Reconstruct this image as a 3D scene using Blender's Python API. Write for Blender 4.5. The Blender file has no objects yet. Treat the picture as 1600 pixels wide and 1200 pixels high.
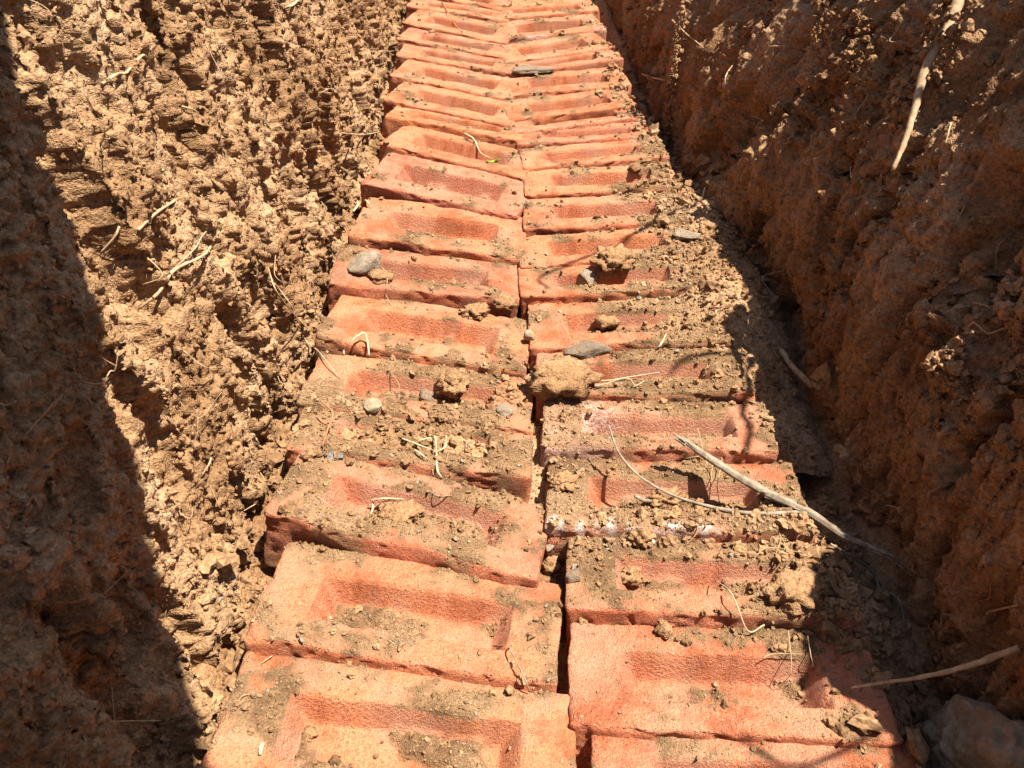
import bpy, math, random
import numpy as np
from mathutils import Matrix, Vector
from mathutils.bvhtree import BVHTree

random.seed(7)
rng = np.random.default_rng(7)
SC = bpy.context.scene
COL = SC.collection

# ------------------------------------------------------------------ camera
F_PX, PITCH, YAW, ROLL, CAM_H = 1300.0, 0.700586, 0.0360, -0.00704, 0.51247   # photo is 1600 x 1200
_c, _s = math.cos(ROLL), math.sin(ROLL)
_cy, _sy = math.cos(YAW), math.sin(YAW)
RT = np.array([_cy, -_sy, 0.0])
FH = np.array([_sy, _cy, 0.0])
DN = -math.sin(PITCH) * FH + np.array([0, 0, -math.cos(PITCH)])
FW = math.cos(PITCH) * FH + np.array([0, 0, -math.sin(PITCH)])
AX_U = _c * RT + _s * DN
AX_V = -_s * RT + _c * DN
CAM = np.array([0.0, 0.0, CAM_H])
cd = bpy.data.cameras.new('camera')
cd.sensor_width = 36.0
cd.lens = F_PX / 1600.0 * 36.0
cd.clip_start = 0.01
cd.clip_end = 500.0
cd.dof.use_dof = True
cd.dof.focus_distance = 0.80
cd.dof.aperture_fstop = 30.0
cam = bpy.data.objects.new('camera', cd)
COL.objects.link(cam)
cam.matrix_world = Matrix(((AX_U[0], -AX_V[0], -FW[0], CAM[0]),
                           (AX_U[1], -AX_V[1], -FW[1], CAM[1]),
                           (AX_U[2], -AX_V[2], -FW[2], CAM[2]),
                           (0, 0, 0, 1)))
SC.camera = cam

# ------------------------------------------------------------------ sky and sun
TAN_S = 0.36                        # sideways lean of the sun rays
SUN = np.array([TAN_S, -0.04, 1.0])
SUN = SUN / np.linalg.norm(SUN)
world = bpy.data.worlds.new('World')
SC.world = world
world.use_nodes = True
wt = world.node_tree
bg = wt.nodes['Background']
sky = wt.nodes.new('ShaderNodeTexSky')
sky.sky_type = 'NISHITA'
sky.sun_disc = False
sky.sun_elevation = math.asin(SUN[2])
sky.sun_rotation = math.atan2(SUN[0], SUN[1])
wt.links.new(sky.outputs[0], bg.inputs[0])
bg.inputs[1].default_value = 0.072
sl = bpy.data.lights.new('sun', 'SUN')
sl.energy = 5.0
sl.angle = math.radians(0.55)
sl.color = (1.0, 0.94, 0.86)
so = bpy.data.objects.new('sun', sl)
COL.objects.link(so)
so.rotation_euler = Vector(SUN).to_track_quat('Z', 'Y').to_euler()
so.location = (2, 0, 5)
SC.view_settings.view_transform = 'Standard'
SC.view_settings.look = 'None'
SC.view_settings.gamma = 1.0
SC.view_settings.exposure = 1.60
SC.view_settings.use_curve_mapping = False
SC.cycles.max_bounces = 5
SC.cycles.diffuse_bounces = 3
SC.cycles.glossy_bounces = 1
SC.cycles.caustics_reflective = False
SC.cycles.caustics_refractive = False
SC.cycles.use_denoising = True

# ------------------------------------------------------------------ helpers
def ray(px, py):
    d = (px - 800) / F_PX * AX_U + (py - 600) / F_PX * AX_V + FW
    return d / np.linalg.norm(d)

def ground(px, py, z=0.0):
    d = ray(px, py)
    return CAM + d * ((z - CAM_H) / d[2])

GR = np.array([[1,1,0],[-1,1,0],[1,-1,0],[-1,-1,0],[1,0,1],[-1,0,1],[1,0,-1],[-1,0,-1],[0,1,1],[0,-1,1],[0,1,-1],[0,-1,-1],[1,1,0],[-1,1,0],[0,-1,1],[0,-1,-1]], float)

def _hash(ix, iy, iz, seed):
    with np.errstate(over='ignore'):
        h = (ix.astype(np.uint32) * np.uint32(374761393) + iy.astype(np.uint32) * np.uint32(668265263)
             + iz.astype(np.uint32) * np.uint32(2246822519) + np.uint32(seed * 3266489917 & 0xffffffff))
        h = (h ^ (h >> np.uint32(13))) * np.uint32(1274126177)
        h = (h ^ (h >> np.uint32(16))) * np.uint32(2654435761)
        return h ^ (h >> np.uint32(15))

def perlin(x, y, z=0.0, seed=0):
    x, y, z = np.broadcast_arrays(np.asarray(x, float), np.asarray(y, float), np.asarray(z, float))
    fx, fy, fz = np.floor(x), np.floor(y), np.floor(z)
    ix, iy, iz = fx.astype(np.int64), fy.astype(np.int64), fz.astype(np.int64)
    x, y, z = x - fx, y - fy, z - fz
    u, v, w = (t * t * t * (t * (t * 6 - 15) + 10) for t in (x, y, z))
    out = 0
    for dx in (0, 1):
        for dy in (0, 1):
            for dz in (0, 1):
                g = GR[_hash(ix + dx, iy + dy, iz + dz, seed) & np.uint32(15)]
                n = g[..., 0] * (x - dx) + g[..., 1] * (y - dy) + g[..., 2] * (z - dz)
                out = out + n * (u if dx else 1 - u) * (v if dy else 1 - v) * (w if dz else 1 - w)
    return out

def fbm(x, y, z=0.0, seed=0, octs=4):
    o, a, f = 0, 1.0, 1.0
    for k in range(octs):
        o = o + a * perlin(np.asarray(x) * f, np.asarray(y) * f, np.asarray(z) * f, seed + k)
        a *= 0.5
        f *= 2.03
    return o

def domes(x, y, z, seed=0, jit=0.95):
    """packed lumps: height 0..1 of the highest lump of random size over a point"""
    fx, fy, fz = np.floor(x), np.floor(y), np.floor(z)
    ix, iy, iz = fx.astype(np.int64), fy.astype(np.int64), fz.astype(np.int64)
    best = np.zeros(x.shape)
    for dx in (-1, 0, 1):
        for dy in (-1, 0, 1):
            for dz in (-1, 0, 1):
                h = _hash(ix + dx, iy + dy, iz + dz, seed)
                r1 = (h & np.uint32(1023)).astype(float) / 1023
                r2 = ((h >> np.uint32(10)) & np.uint32(1023)).astype(float) / 1023
                r3 = ((h >> np.uint32(20)) & np.uint32(1023)).astype(float) / 1023
                rr = ((h >> np.uint32(5)) & np.uint32(255)).astype(float) / 255
                R = 0.35 + 0.45 * rr
                d2 = (fx + dx + .5 + jit * (r1 - .5) - x) ** 2 + (fy + dy + .5 + jit * (r2 - .5) - y) ** 2 + (fz + dz + .5 + jit * (r3 - .5) - z) ** 2
                hh = np.sqrt(np.maximum(0, 1 - d2 / (R * R))) * R / 0.8
                best = np.maximum(best, hh)
    return best

def sstep(a, b, x):
    t = np.clip((np.asarray(x, float) - a) / (b - a), 0, 1)
    return t * t * (3 - 2 * t)

def mesh_obj(name, V, Fc, mat, parent=None, smooth=True, attrs=None):
    me = bpy.data.meshes.new(name)
    V = np.asarray(V, np.float32)
    Fc = np.asarray(Fc, np.int32)
    n, k = Fc.shape
    me.vertices.add(len(V))
    me.vertices.foreach_set('co', V.ravel())
    me.loops.add(n * k)
    me.loops.foreach_set('vertex_index', Fc.ravel())
    me.polygons.add(n)
    me.polygons.foreach_set('loop_start', np.arange(0, n * k, k, dtype=np.int32))
    me.polygons.foreach_set('loop_total', np.full(n, k, np.int32))
    me.polygons.foreach_set('use_smooth', np.full(n, smooth))
    me.update(calc_edges=True)
    attrs = dict(attrs or {})
    if 'tone' not in attrs:
        attrs['tone'] = .5 + .42 * fbm(V[:, 0] / .10, V[:, 1] / .10, V[:, 2] / .10, 400, 3) if len(V) > 8 else np.full(len(V), .5)
    for an, av in attrs.items():
        a = me.attributes.new(an, 'FLOAT', 'POINT')
        a.data.foreach_set('value', np.asarray(av, np.float32))
    me.materials.append(mat)
    o = bpy.data.objects.new(name, me)
    COL.objects.link(o)
    if parent:
        o.parent = parent
    return o

def grid_faces(nr, nc, flip=False):
    i = np.arange(nr * nc).reshape(nr, nc)
    q = np.stack([i[:-1, :-1], i[:-1, 1:], i[1:, 1:], i[1:, :-1]], -1).reshape(-1, 4)
    return q[:, ::-1] if flip else q

def tag(o, label=None, cat=None, group=None, kind=None):
    if label: o['label'] = label
    if cat: o['category'] = cat
    if group: o['group'] = group
    if kind: o['kind'] = kind
    return o

# ------------------------------------------------------------------ materials
class NT:
    def __init__(self, name):
        self.m = bpy.data.materials.new(name)
        self.m.use_nodes = True
        self.t = self.m.node_tree
        self.b = self.t.nodes['Principled BSDF']
        self.b.inputs['Roughness'].default_value = 0.95
        self.b.inputs['Specular IOR Level'].default_value = 0.15
    def n(self, typ, **kw):
        nd = self.t.nodes.new(typ)
        for k, v in kw.items():
            setattr(nd, k, v)
        return nd
    def l(self, a, b):
        self.t.links.new(a, b)
    def pos(self):
        return self.n('ShaderNodeNewGeometry').outputs['Position']
    def noise(self, scale, detail=4, rough=0.6, vec=None, dist=0.0):
        nd = self.n('ShaderNodeTexNoise')
        nd.inputs['Scale'].default_value = scale
        nd.inputs['Detail'].default_value = detail
        nd.inputs['Roughness'].default_value = rough
        nd.inputs['Distortion'].default_value = dist
        self.l(vec if vec is not None else self.pos(), nd.inputs['Vector'])
        return nd.outputs['Fac']
    def vor(self, scale, feature='F1', vec=None):
        nd = self.n('ShaderNodeTexVoronoi', feature=feature)
        nd.inputs['Scale'].default_value = scale
        self.l(vec if vec is not None else self.pos(), nd.inputs['Vector'])
        return nd
    def ramp(self, fac, stops):
        nd = self.n('ShaderNodeValToRGB')
        e = nd.color_ramp.elements
        while len(e) < len(stops):
            e.new(0.5)
        for el, (p, c) in zip(e, stops):
            el.position = p
            el.color = (*c, 1) if len(c) == 3 else c
        self.l(fac, nd.inputs[0])
        return nd.outputs[0]
    def mix(self, fac, a, b, typ='MIX'):
        nd = self.n('ShaderNodeMix', data_type='RGBA', blend_type=typ)
        for s, v in ((nd.inputs[0], fac), (nd.inputs[6], a), (nd.inputs[7], b)):
            if isinstance(v, bpy.types.NodeSocket):
                self.l(v, s)
            elif isinstance(v, (int, float)):
                s.default_value = v
            else:
                s.default_value = (*v, 1)
        return nd.outputs[2]
    def math(self, op, a, b=0.0, c=0.0):
        nd = self.n('ShaderNodeMath', operation=op)
        for s, v in zip(nd.inputs, (a, b, c)):
            if isinstance(v, bpy.types.NodeSocket):
                self.l(v, s)
            else:
                s.default_value = v
        return nd.outputs[0]
    def attr(self, name):
        nd = self.n('ShaderNodeAttribute')
        nd.attribute_name = name
        return nd.outputs['Fac']
    def bump(self, hs, strength=0.5, dist=0.001):
        nd = self.n('ShaderNodeBump')
        nd.inputs['Strength'].default_value = strength
        nd.inputs['Distance'].default_value = dist
        self.l(hs, nd.inputs['Height'])
        self.l(nd.outputs[0], self.b.inputs['Normal'])
    def color(self, c):
        if isinstance(c, bpy.types.NodeSocket):
            self.l(c, self.b.inputs['Base Color'])
        else:
            self.b.inputs['Base Color'].default_value = (*c, 1)

def soil_color(k, red=0.0):
    """earth colour nodes shared by walls, floor, heaps and crumbs"""
    a = (0.290 - .035 * red, 0.167 - .038 * red, 0.081 - .024 * red)
    b = (0.205 - .025 * red, 0.112 - .028 * red, 0.050 - .015 * red)
    c = (0.355 - .03 * red, 0.222 - .04 * red, 0.120 - .028 * red)
    fine = k.noise(300, 3, .8)
    col = k.ramp(k.attr('tone'), [(0.28, b), (0.52, a), (0.80, c)])
    return k.mix(1.0, col, k.ramp(fine, [(0.30, (0.38, 0.35, 0.33)), (0.44, (0.88, 0.87, 0.86)), (0.58, (1.14, 1.14, 1.14)), (0.70, (1.6, 1.6, 1.6))]), 'MULTIPLY')

def make_soil(name, red=0.0, bump=0.7):
    k = NT(name)
    k.color(soil_color(k, red))
    k.bump(k.noise(430, 2, .8), bump, 0.0030)
    return k.m

M_SOIL = make_soil('soil', 0.0, .9)
M_SOIL_R = make_soil('soil_red', .40, 1.0)

def make_crumb():
    k = NT('crumb_soil')
    c = soil_color(k)
    t = k.attr('tint')
    shade = k.ramp(t, [(0.0, (0.55, 0.54, 0.52)), (0.5, (0.80, 0.80, 0.80)), (0.84, (1.0, 1.0, 1.0))])
    c = k.mix(1.0, c, shade, 'MULTIPLY')
    c = k.mix(k.math('GREATER_THAN', t, 0.95), c, (0.23, 0.185, 0.135))
    c = k.mix(k.math('GREATER_THAN', t, 0.988), c, (0.34, 0.27, 0.185))
    k.color(c)
    return k.m
M_CRUMB = make_crumb()

def make_brick_mat():
    k = NT('brick_clay')
    oi = k.n('ShaderNodeObjectInfo')
    base = k.mix(1.0, oi.outputs['Color'], k.ramp(k.attr('tone'), [(0.22, (0.76, 0.66, 0.58)), (0.5, (1, 1, 1)), (0.80, (1.12, 1.20, 1.25))]), 'MULTIPLY')
    fine = k.noise(420, 3, .85)
    base = k.mix(1.0, base, k.ramp(fine, [(0.33, (0.56, 0.47, 0.42)), (0.43, (0.93, 0.90, 0.88)), (0.56, (1.05, 1.06, 1.06)), (0.66, (1.28, 1.38, 1.42))]), 'MULTIPLY')
    # pale sand grains fired into the clay
    v = k.vor(760)
    g = k.math('MULTIPLY', k.ramp(v.outputs['Color'], [(0.90, (0, 0, 0)), (0.93, (1, 1, 1))]), k.math('LESS_THAN', v.outputs['Distance'], 0.42))
    base = k.mix(k.math('MULTIPLY', g, 0.6), base, (0.58, 0.42, 0.30))
    base = k.mix(k.attr('film'), base, (0.53, 0.287, 0.182))
    base = k.mix(k.attr('soot'), base, (0.15, 0.095, 0.075))
    base = k.mix(k.ramp(k.math('ADD', k.attr('white'), k.math('MULTIPLY', k.math('SUBTRACT', fine, 0.5), 1.2)), [(0.42, (0, 0, 0)), (0.72, (1, 1, 1))]), base, (0.66, 0.57, 0.49))
    dm = k.ramp(k.math('ADD', k.attr('dirt'), k.math('MULTIPLY', k.math('SUBTRACT', fine, 0.5), 2.2)), [(0.40, (0, 0, 0)), (0.56, (1, 1, 1))])
    sc_ = k.mix(1.0, k.ramp(k.attr('tone'), [(0.20, (0.175, 0.102, 0.048)), (0.50, (0.262, 0.154, 0.074)), (0.85, (0.335, 0.205, 0.106))]), k.ramp(fine, [(0.32, (0.5, 0.48, 0.46)), (0.50, (1, 1, 1)), (0.66, (1.35, 1.35, 1.35))]), 'MULTIPLY')
    k.color(k.mix(dm, base, sc_))
    k.bump(fine, 1.0, 0.0050)
    return k.m
M_BRICK = make_brick_mat()

def make_wood(name, a, b, scale=(1, 1, 1), bump=.5):
    k = NT(name)
    n1 = k.noise(160, 5, .7)
    n2 = k.noise(28, 4, .6)
    k.color(k.mix(1.0, k.ramp(n1, [(0.3, b), (0.65, a)]), k.ramp(n2, [(0.3, (.75, .72, .7)), (.65, (1.1, 1.1, 1.1))]), 'MULTIPLY'))
    k.bump(k.noise(500, 4, .7), bump, 0.001)
    return k.m
M_DRY = make_wood('dry_wood', (0.30, 0.24, 0.17), (0.12, 0.09, 0.06))
M_ROOT = make_wood('root_skin', (0.48, 0.34, 0.20), (0.26, 0.165, 0.085))
M_ROOT_D = make_wood('root_bark', (0.42, 0.20, 0.10), (0.24, 0.10, 0.05))
M_STRAW = make_wood('straw', (0.50, 0.41, 0.26), (0.30, 0.22, 0.12), bump=.2)
M_SHADE_BOARD = make_wood('shade_board_wood', (0.36, 0.27, 0.18), (0.22, 0.15, 0.10))

def make_stone(name, a, b):
    k = NT(name)
    k.color(k.mix(k.ramp(k.noise(70, 5, .7), [(0.35, (.1, .1, .1)), (.65, (.7, .7, .7))]), k.ramp(k.noise(110, 6, .7), [(0.32, b), (0.66, a)]), (0.33, 0.21, 0.115)))
    k.bump(k.noise(420, 4, .8), 1.0, 0.005)
    k.b.inputs['Roughness'].default_value = 0.8
    return k.m
M_STONE_G = make_stone('grey_stone', (0.31, 0.26, 0.195), (0.15, 0.12, 0.088))
M_STONE_P = make_stone('pale_stone', (0.46, 0.40, 0.31), (0.25, 0.205, 0.15))
M_STONE_D = make_stone('dark_stone', (0.22, 0.19, 0.155), (0.10, 0.085, 0.07))
M_STONE_W = make_stone('cream_stone', (0.58, 0.49, 0.32), (0.40, 0.31, 0.18))
M_STONE_B = make_stone('brown_stone', (0.60, 0.47, 0.32), (0.32, 0.24, 0.15))
M_CLOD = make_soil('clod_soil', 0.25, 0.9)
k = NT('leaf_green'); k.color((0.16, 0.34, 0.03)); k.b.inputs['Roughness'].default_value = 0.5; M_GREEN = k.m
k = NT('blue_flake'); k.color(k.ramp(k.noise(300, 4, .6), [(.35, (0.07, 0.075, 0.08)), (.6, (0.17, 0.175, 0.17))])); M_FLAKE = k.m

# ------------------------------------------------------------------ trench walls
TRY0, TRY1 = -1.3, 3.1
def spacing_y():
    ys, y = [-1.3], -1.3
    while y < TRY1:
        if y < 0.10: st = 0.02
        else: st = 0.0011 + 0.0029 * y
        y += st
        ys.append(y)
    return np.array(ys)
WY = spacing_y()
XL_Y = [-1.3, .254, .342, .461, .624, .767, .97, 1.185, 1.511, 1.903, 3.1]
XL_X = [-.19, -.190, -.198, -.201, -.199, -.195, -.187, -.183, -.170, -.166, -.17]
XR_Y = [-1.3, .25, .346, .437, .552, .647, .785, .899, 1.153, 1.557, 1.911, 3.1]
XR_X = [.325, .325, .326, .328, .326, .320, .312, .296, .288, .280, .277, .29]
SH_Y = [-1.3, .25, .284, .324, .379, .427, .52, .60, .66, .79, .893, .994, 1.07, 1.154, 1.225, 1.413, 1.9, 3.1]
SH_X = [.24, .243, .248, .220, .222, .272, .266, .264, .270, .270, .278, .278, .268, .266, .246, .252, .25, .25]
TOP = 0.58

def bank_profile(side, Y, z):
    if side < 0:
        return np.interp(Y, XL_Y, XL_X) + .011 - np.maximum(z, 0) * 0.13
    x0 = np.interp(Y, XR_Y, XR_X)
    lim = np.interp(Y + 0.04, SH_Y, SH_X) + TAN_S * z
    a, b = x0, lim + 0.010 - 0.006 * sstep(.42, .58, z)
    kk = 0.05
    h = np.clip(.5 + .5 * (b - a) / kk, 0, 1)
    return a + (b - a) * h + kk * h * (1 - h) * 0.3

LEDGES = ((1322, 20, .012, .03, .034), (1318, 110, .012, .05, .034), (1362, 95, .014, .02, .024), (1465, 150, .012, .02, .022), (1520, 70, .022, .035, .030), (1565, 390, .016, .012, .026), (1580, 470, .016, .014, .026), (1495, 500, .008, .012, .030), (1500, 570, .007, .014, .030), (1075, 60, .022, .05, .016), (1062, 150, .016, .05, .014))
def wall_at(px, py):
    d = ray(px, py)
    t = np.linspace(.15, 3, 1200)
    p = CAM + d * t[:, None]
    k_ = np.argmax(p[:, 0] > bank_profile(1, p[:, 1], p[:, 2]))
    return p[k_, 1], p[k_, 2]

def build_wall(side):
    zz = np.concatenate([np.linspace(-0.11, 0.44, 300), np.linspace(0.447, TOP, 26)])
    out = np.array([0.01, 0.03, 0.07, 0.14, 0.25, 0.4])
    nz = len(zz)
    nr = nz + len(out)
    Z = np.concatenate([zz, np.full(len(out), TOP)])
    Yg, Zg = np.meshgrid(WY, Z, indexing='ij')
    Xg = bank_profile(side, Yg, Zg)
    ext = np.concatenate([np.zeros(nz), out])[None, :]
    Xg = Xg + side * ext
    onbank = (ext > 0) * np.ones_like(Xg)
    sgn = -side
    y, z = Yg.ravel(), Zg.ravel()
    if side < 0:
        big = 0.020 * perlin(y / .20, z / .28, 0, 11) + 0.014 * perlin(y / .080, z / .15, 0, 12)
        wv = .45 * perlin(y / .06, z / .10, 0, 4)
        gm = sstep(-.3, .2, perlin(y / .16, z / .2, 5, 14) + .10)
        groove = sstep(-.02, .48, perlin(y / .036 + wv, z / .16 + 3, 0, 13)) * gm * 0.025
        groove += sstep(.0, .50, perlin(y / .018 + wv, z / .06, 2, 15)) * 0.010
        groove += sstep(.0, .45, perlin(y / .030 + wv * .6, z / .22, 8, 19)) * .022 * sstep(.22, .04, z)
        d = big - groove
    else:
        big = 0.014 * perlin(y / .22, z / .26, 0, 31) + 0.008 * perlin(y / .07, z / .16, 0, 32)
        gv = perlin(y / .034 + .5 * perlin(y / .06, z / .06, 0, 5), z / .14 + 1, 0, 33)
        d = big - sstep(.10, .34, gv) * 0.022
        rid = 1 - 2 * np.abs(perlin(y / .016 + .8 * perlin(y / .05, z / .05, 2, 39), z / .10, 0, 34))
        d += 0.0055 * rid + 0.0050 * perlin(y / .0065, z / .045, 0, 35) - .006 * sstep(.2, .45, perlin(y / .012, z / .030, 4, 30))
        # burrow-like hollows seen on the shaded side
        for (px, py, ry, rz, dep) in ((1163, 205, .035, .030, .050), (1560, 330, .03, .028, .050), (1535, 440, .035, .025, .045), (1240, 500, .03, .025, .03), (1545, 560, .02, .03, .02)):
            hy, hz = wall_at(px, py)
            d -= dep * np.exp(-((y - hy) / ry) ** 2 - ((z - hz) / rz) ** 2)
        # ledges that stand out into the sun
        for (px, py, ry, rz, dep) in LEDGES:
            hy, hz = wall_at(px, py)
            d += .45 * dep * np.exp(-((y - hy) / (ry * 1.5)) ** 2 - ((z - hz) / (rz * 1.3)) ** 2)
    d = d.reshape(Xg.shape)
    fade = np.where(onbank > 0, 0, 1 - 0.6 * sstep(TOP - .06, TOP, Zg))
    V = np.stack([Xg + sgn * d * fade, Yg, Zg + np.where(onbank > 0, .010 * perlin(Yg / .12, Xg / .12, 0, 9), 0)], -1)
    def normals(V):
        n = np.cross(np.gradient(V, axis=1), np.gradient(V, axis=0))
        n /= np.maximum(np.linalg.norm(n, axis=-1, keepdims=True), 1e-12)
        return n * np.where(n[..., :1].mean() * sgn > 0, 1, -1)
    def push(V, h):
        return V + normals(V) * h[..., None]
    m = sstep(-.3, .2, perlin(V[..., 1] / .06, V[..., 2] / .06, V[..., 0] / .06, 18))
    if side < 0:
        m2 = sstep(-.25, .30, perlin(Yg / .10, Zg / .12, 4, 48))
        A, B_, C_, D_ = .0045 + .0035 * m2, .0034 + .0024 * m2, .0030 + .0022 * m, .0018
    else:
        m = sstep(-.2, .25, perlin(Yg / .12, Zg / .12, 3, 38) + .9 * (Zg - .15))
        A, B_, C_, D_ = .0030 + .0070 * m, .0022 + .0036 * m, .0018 + .0020 * m, .0018
    def dm(V, sx, sz, sd):
        w = .30 * perlin(V[..., 0] / sx, V[..., 1] / sx, V[..., 2] / sx, sd + 5)
        return domes(V[..., 0] / sx + w, V[..., 1] / sx - w, V[..., 2] / sz + w, sd) - .5
    if side > 0:
        w2 = .6 * perlin(Yg / .03, Zg / .05, 0, 55)
        V = push(V, .0042 * (1 - 2.2 * np.abs(perlin(Yg / .0085 + w2, Zg / .075, 1, 56))) + .0030 * perlin(Yg / .0048 + w2, Zg / .035, 2, 57))
    V = push(V, A * dm(V, .026, .036, 21 + side))
    V = push(V, B_ * dm(V, .0125, .0150, 42 + side))
    V = push(V, C_ * dm(V, .0064, .0070, 63 + side))
    V = push(V, D_ * perlin(V[..., 0] / .0042, V[..., 1] / .0042, V[..., 2] / .0042, 84) + .0012 * (domes(V[..., 0] / .0040, V[..., 1] / .0040, V[..., 2] / .0044, 87) - .5))
    V = V.reshape(-1, 3)
    Fc = grid_faces(len(WY), nr, flip=(side < 0))
    o = mesh_obj('trench_wall', V, Fc, M_SOIL if side < 0 else M_SOIL_R)
    return o, V, Fc

wl, VL, FL_ = build_wall(-1)
tag(wl, 'crumbly sunlit earth wall along the left side of the trench', 'trench wall', kind=None)
wr, VR, FR_ = build_wall(1)
tag(wr, 'shaded reddish brown earth wall along the right side of the trench', 'trench wall', kind=None)

# trench floor between the walls
def floor_h(x, y):
    left = np.interp(y, XL_Y, XL_X)
    right = np.interp(y, XR_Y, XR_X)
    h = -0.046 + 0.010 * perlin(x / .09, y / .09, 0, 61) + 0.004 * perlin(x / .03, y / .03, 0, 62)
    h = h + 0.030 * sstep(.026, -.01, x - left) - .030 * sstep(.262, .285, x) + 0.050 * sstep(.045, -.02, right - x) + .007 * (domes(x / .03, y / .03, x * 0, 65) - .4)
    h = h + 0.0048 * domes(x / .011, y / .011, x * 0, 63) + .0025 * domes(x / .0055, y / .0055, x * 0, 64)
    return h
fx = np.concatenate([np.linspace(-.30, -.17, 50), np.linspace(-.16, .22, 40), np.linspace(.225, .46, 90)])
fy = WY[::3]
FXg, FYg = np.meshgrid(fx, fy, indexing='ij')
FZ = floor_h(FXg.ravel(), FYg.ravel())
VF = np.stack([FXg.ravel(), FYg.ravel(), FZ], -1)
FF = grid_faces(len(fx), len(fy), flip=True)
fl = mesh_obj('trench_floor', VF, FF, M_SOIL_R)
tag(fl, 'loose brown earth floor of the trench beneath the bricks', 'ground', kind='structure')

# ends of the trench and the land around it
def end_wall(y, sgn):
    xs = np.linspace(-.45, .62, 90); zs = np.linspace(-.12, .60, 70)
    Xg, Zg = np.meshgrid(xs, zs, indexing='ij')
    Yg = y + sgn * (0.02 * perlin(Xg / .12, Zg / .12, 0, 71) + 0.010 * domes(Xg / .03, Zg / .03, Xg * 0, 72))
    o = mesh_obj('trench_end', np.stack([Xg, Yg, Zg], -1).reshape(-1, 3), grid_faces(90, 70, flip=(sgn > 0)), M_SOIL)
    tag(o, None, None, kind='structure')
    return o
e1 = end_wall(TRY1 - .05, -1); tag(e1, 'earth face closing the far end of the trench', 'ground')
e2 = end_wall(TRY0 + .05, 1); tag(e2, 'earth face closing the near end of the trench', 'ground')

def land():
    V, Fq = [], []
    def quad(x0, x1, y0, y1):
        n = len(V)
        V.extend([(x0, y0, TOP - .012), (x1, y0, TOP - .012), (x1, y1, TOP - .012), (x0, y1, TOP - .012)])
        Fq.append((n, n + 1, n + 2, n + 3))
    B = 150
    quad(-B, -.55, -B, B); quad(.70, B, -B, B); quad(-.55, .70, TRY1 - .04, B); quad(-.55, .70, -B, TRY0 + .04)
    o = mesh_obj('ground', V, Fq, M_SOIL, smooth=False)
    tag(o, 'bare brown ground on both banks of the trench', 'ground', kind='structure')
land()

# ------------------------------------------------------------------ bricks
#  measured ends of each front top edge (photo pixels), tilt of the top face in degrees
LEFT = [((300,1222),(898,1305),9),((378,995),(872,1072),14),((408,798),(840,905),13),((445,700),(832,746),10),((462,630),(831,672),10),((489,525),(821,583),13),((525,443),(802,468),8),
        ((550,367),(811,405),7),((562,284),(810,338),6),((591,222),(819,278),12),((611,182),(807,217),13),((605,155),(794,195),7),((611,118),(797,154),7),((623,86),(797,113),7),
        ((624,60),(788,90),7),((633,35),(785,66),6),((641,9),(788,31),8),((643,-14),(777,14),7),((646,-36),(772,-8),6)]
RIGHT = [((938,1300),(1480,1330),10),((886,1135),(1415,1160),14),((882,950),(1352,968),13),((849,822),(1275,835),12),((844,698),(1219,704),10),((838,618),(1180,614),8),((825,542),(1146,533),10),
         ((813,464),(1105,448),6),((813,417),(1100,394),7),((817,357),(1085,346),6),((821,304),(1062,292),6),((821,262),(1044,243),5),((814,224),(1023,212),9),((809,206),(1000,182),8),
         ((797,187),(996,164),6),((800,148),(981,133),6),((798,117),(975,90),7),((795,97),(957,73),6),((786,61),(945,45),5),((783,28),(932,16),7),((778,8),(927,-6),6)]
LEFT.pop(); RIGHT.pop()
OUT_L, OUT_R = 0.022, 0.010      # outer ends sit a little higher than the seam

def gauss(x, y, cx, cy, rx, ry):
    return np.exp(-((x - cx) / rx) ** 2 - ((y - cy) / ry) ** 2)

def dirt_field(x, y):
    """0..1 amount of loose earth lying on the bricks"""
    n = fbm(x / .05, y / .05, 0, 81, 4) + 0.35 * perlin(x / .008, y / .008, 0, 85)
    b = -0.31 + 0.10 * sstep(1.1, .4, y)
    b = b + 0.80 * gauss(x, y, -.06, .54, .14, .075) + .22 * gauss(x, y, .14, .42, .12, .06) + .30 * gauss(x, y, .20, .62, .09, .10)
    b = b + 0.45 * gauss(x, y, -.10, .44, .12, .035)
    b = b + 0.85 * gauss(x, y, .245, .80, .075, .24) + 0.45 * gauss(x, y, .18, .68, .07, .10)
    b = b + 0.55 * gauss(x, y, .12, .44, .10, .045) + 0.45 * gauss(x, y, .23, .42, .06, .07)
    b = b + 0.50 * gauss(x, y, .245, .34, .05, .04) + 0.25 * gauss(x, y, -.10, .33, .10, .05)
    b = b + 0.25 * gauss(x, y, -.08, .85, .10, .06) + 0.35 * gauss(x, y, .25, 1.02, .05, .12)
    b = b + 0.30 * gauss(x, y, .07, .53, .06, .035) + 0.3 * gauss(x, y, -.10, .63, .06, .03)
    return np.clip(.5 + 1.25 * (n + b), 0, 1)

def axis_pts(L, step, extra=()):
    e = [0, .0012, .0028, .005, .008]
    e = e + [L - t for t in e] + list(extra)
    n = max(2, int(L / step))
    base = np.linspace(.011, L - .011, n)
    p = np.unique(np.round(np.concatenate([base, e]), 5))
    keep = [p[0]]
    for q in p[1:]:
        if q - keep[-1] > .0007:
            keep.append(q)
    keep[-1] = L
    return np.array(keep)

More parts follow.
